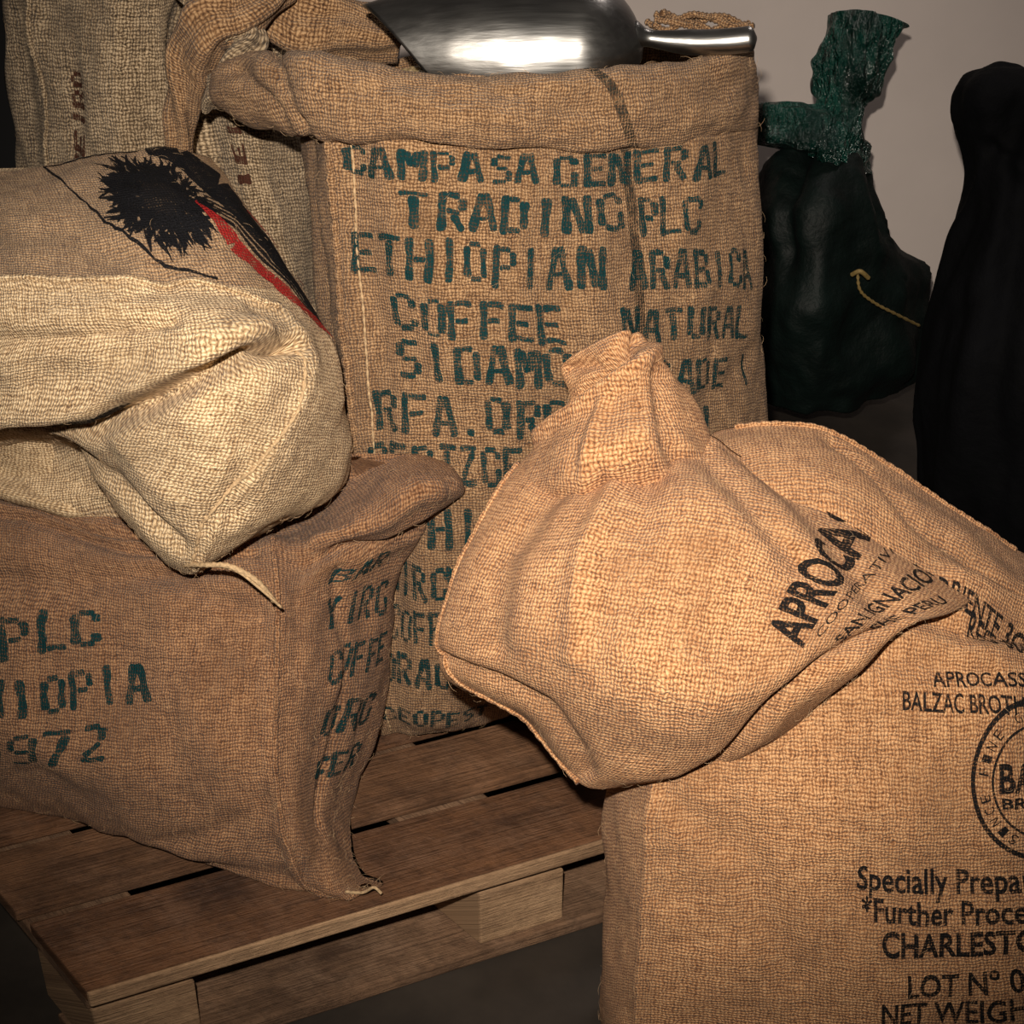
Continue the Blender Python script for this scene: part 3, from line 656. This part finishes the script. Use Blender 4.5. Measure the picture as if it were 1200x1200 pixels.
Surf('bag_body',rows,M_gd,G,back=.8,ns=16,nr=12,amp=.026,freq=5,zmin=.002,seed=9,creases=[([(2.6,.5),(2.9,2.5),(3.2,4)],.025,.04),([(1.4,.6),(1.2,2.5)],-.03,.03)])
rows=[
[(848,140,2.70),(880,128,2.62),(930,120,2.58),(965,128,2.62),(985,140,2.66)],
[(862,155,2.68),(900,145,2.57),(945,142,2.54),(985,152,2.57),(1012,162,2.66)],
[(880,162,2.64),(915,165,2.56),(955,178,2.52),(985,192,2.54),(1018,205,2.66)]]
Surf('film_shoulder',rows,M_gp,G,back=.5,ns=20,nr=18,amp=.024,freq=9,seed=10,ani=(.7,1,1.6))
rows=[
[(972,18,2.66),(992,12,2.62),(1022,14,2.61),(1062,26,2.64)],
[(968,45,2.66),(988,44,2.61),(1012,42,2.60),(1040,46,2.64)],
[(956,92,2.66),(976,92,2.60),(1004,92,2.59),(1032,98,2.64)],
[(958,118,2.64),(975,120,2.60),(1000,124,2.59),(1014,126,2.62)],
[(948,146,2.64),(962,155,2.56),(988,160,2.55),(1008,152,2.62)],
[(944,180,2.64),(958,188,2.53),(982,196,2.52),(1002,192,2.62)]]
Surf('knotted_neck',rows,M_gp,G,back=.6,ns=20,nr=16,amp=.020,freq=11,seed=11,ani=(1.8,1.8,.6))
M_gold=simple('yellow_cord',(.26,.18,.06),.6,0,200,.3,.001)
tube('drawstring',smooth([P(1005,318,2.42),P(1008,340,2.42),P(1025,355,2.44),P(1050,368,2.48),P(1078,382,2.56)]),.003,M_gold,G,6,mod=lambda i:.7+.5*(i%2))
tube('drawstring_knot',smooth([P(998,322,2.42),P(1008,318,2.41),P(1018,326,2.42)]),.0045,M_gold,G,6)
G2=top('black_cloth_sack')
rows=[
[(1155,84,2.40),(1168,80,2.36),(1200,78,2.34),(1260,78,2.36),(1280,90,2.42)],
[(1122,110,2.38),(1150,105,2.29),(1200,105,2.26),(1260,110,2.30),(1300,120,2.42)],
[(1120,155,2.38),(1155,150,2.29),(1200,150,2.27),(1265,155,2.30),(1310,160,2.42)],
[(1134,215,2.38),(1160,215,2.28),(1210,215,2.26),(1270,220,2.30),(1320,220,2.42)],
[(1106,320,2.34),(1145,325,2.22),(1210,330,2.18),(1280,330,2.24),(1345,320,2.40)],
[(1082,440,2.30),(1130,450,2.16),(1210,455,2.10),(1290,450,2.18),(1370,440,2.34)],
[(1074,588,2.30),(1128,625,2.20),(1210,652,2.12),(1290,640,2.16),(1370,590,2.30)]]
Surf('sack_body',rows,M_bk,G2,back=.4,ns=18,nr=14,amp=.020,freq=5,zmin=.002,seed=14,ani=(1.5,1.5,.5),creases=[([(1.5,2.5),(1.2,4.5),(.8,6)],.02,.035),([(2.4,2.6),(2.6,5.5)],-.03,.03),([(1.2,2.4),(2,2.9),(3.5,2.4)],-.02,.03),([(2,3),(1.8,6)],.02,.025)])
# ---------------------------------------------------------------- light
ld=bpy.data.lights.new('camera_flash','SPOT'); ld.energy=164; ld.spot_size=math.radians(70); ld.spot_blend=1.0; ld.shadow_soft_size=.014; ld.color=(1,.89,.765)
lo=bpy.data.objects.new('camera_flash',ld); link(lo); lo.location=(-.04,0.0,1.213+.12); lo.rotation_euler=(math.radians(63),0,math.radians(-2))
la=bpy.data.lights.new('wall_fill_light','AREA'); la.energy=6; la.size=.5; la.color=(1,.88,.82)  # added fill that lifts the back wall, no actual ceiling fixture
o=bpy.data.objects.new('wall_fill_light',la); link(o); o.location=(1.0,2.5,2.45)
w=bpy.data.worlds.new('world'); scene.world=w; w.use_nodes=True
w.node_tree.nodes['Background'].inputs[0].default_value=(1,.86,.76,1); w.node_tree.nodes['Background'].inputs[1].default_value=.04
cam=bpy.data.cameras.new('camera'); cam.lens=48; cam.sensor_width=36; cam.clip_start=.01
co=link(bpy.data.objects.new('camera',cam)); co.location=(0,0,ZC); co.rotation_euler=(math.radians(62),0,0); scene.camera=co
scene.view_settings.view_transform='Standard'
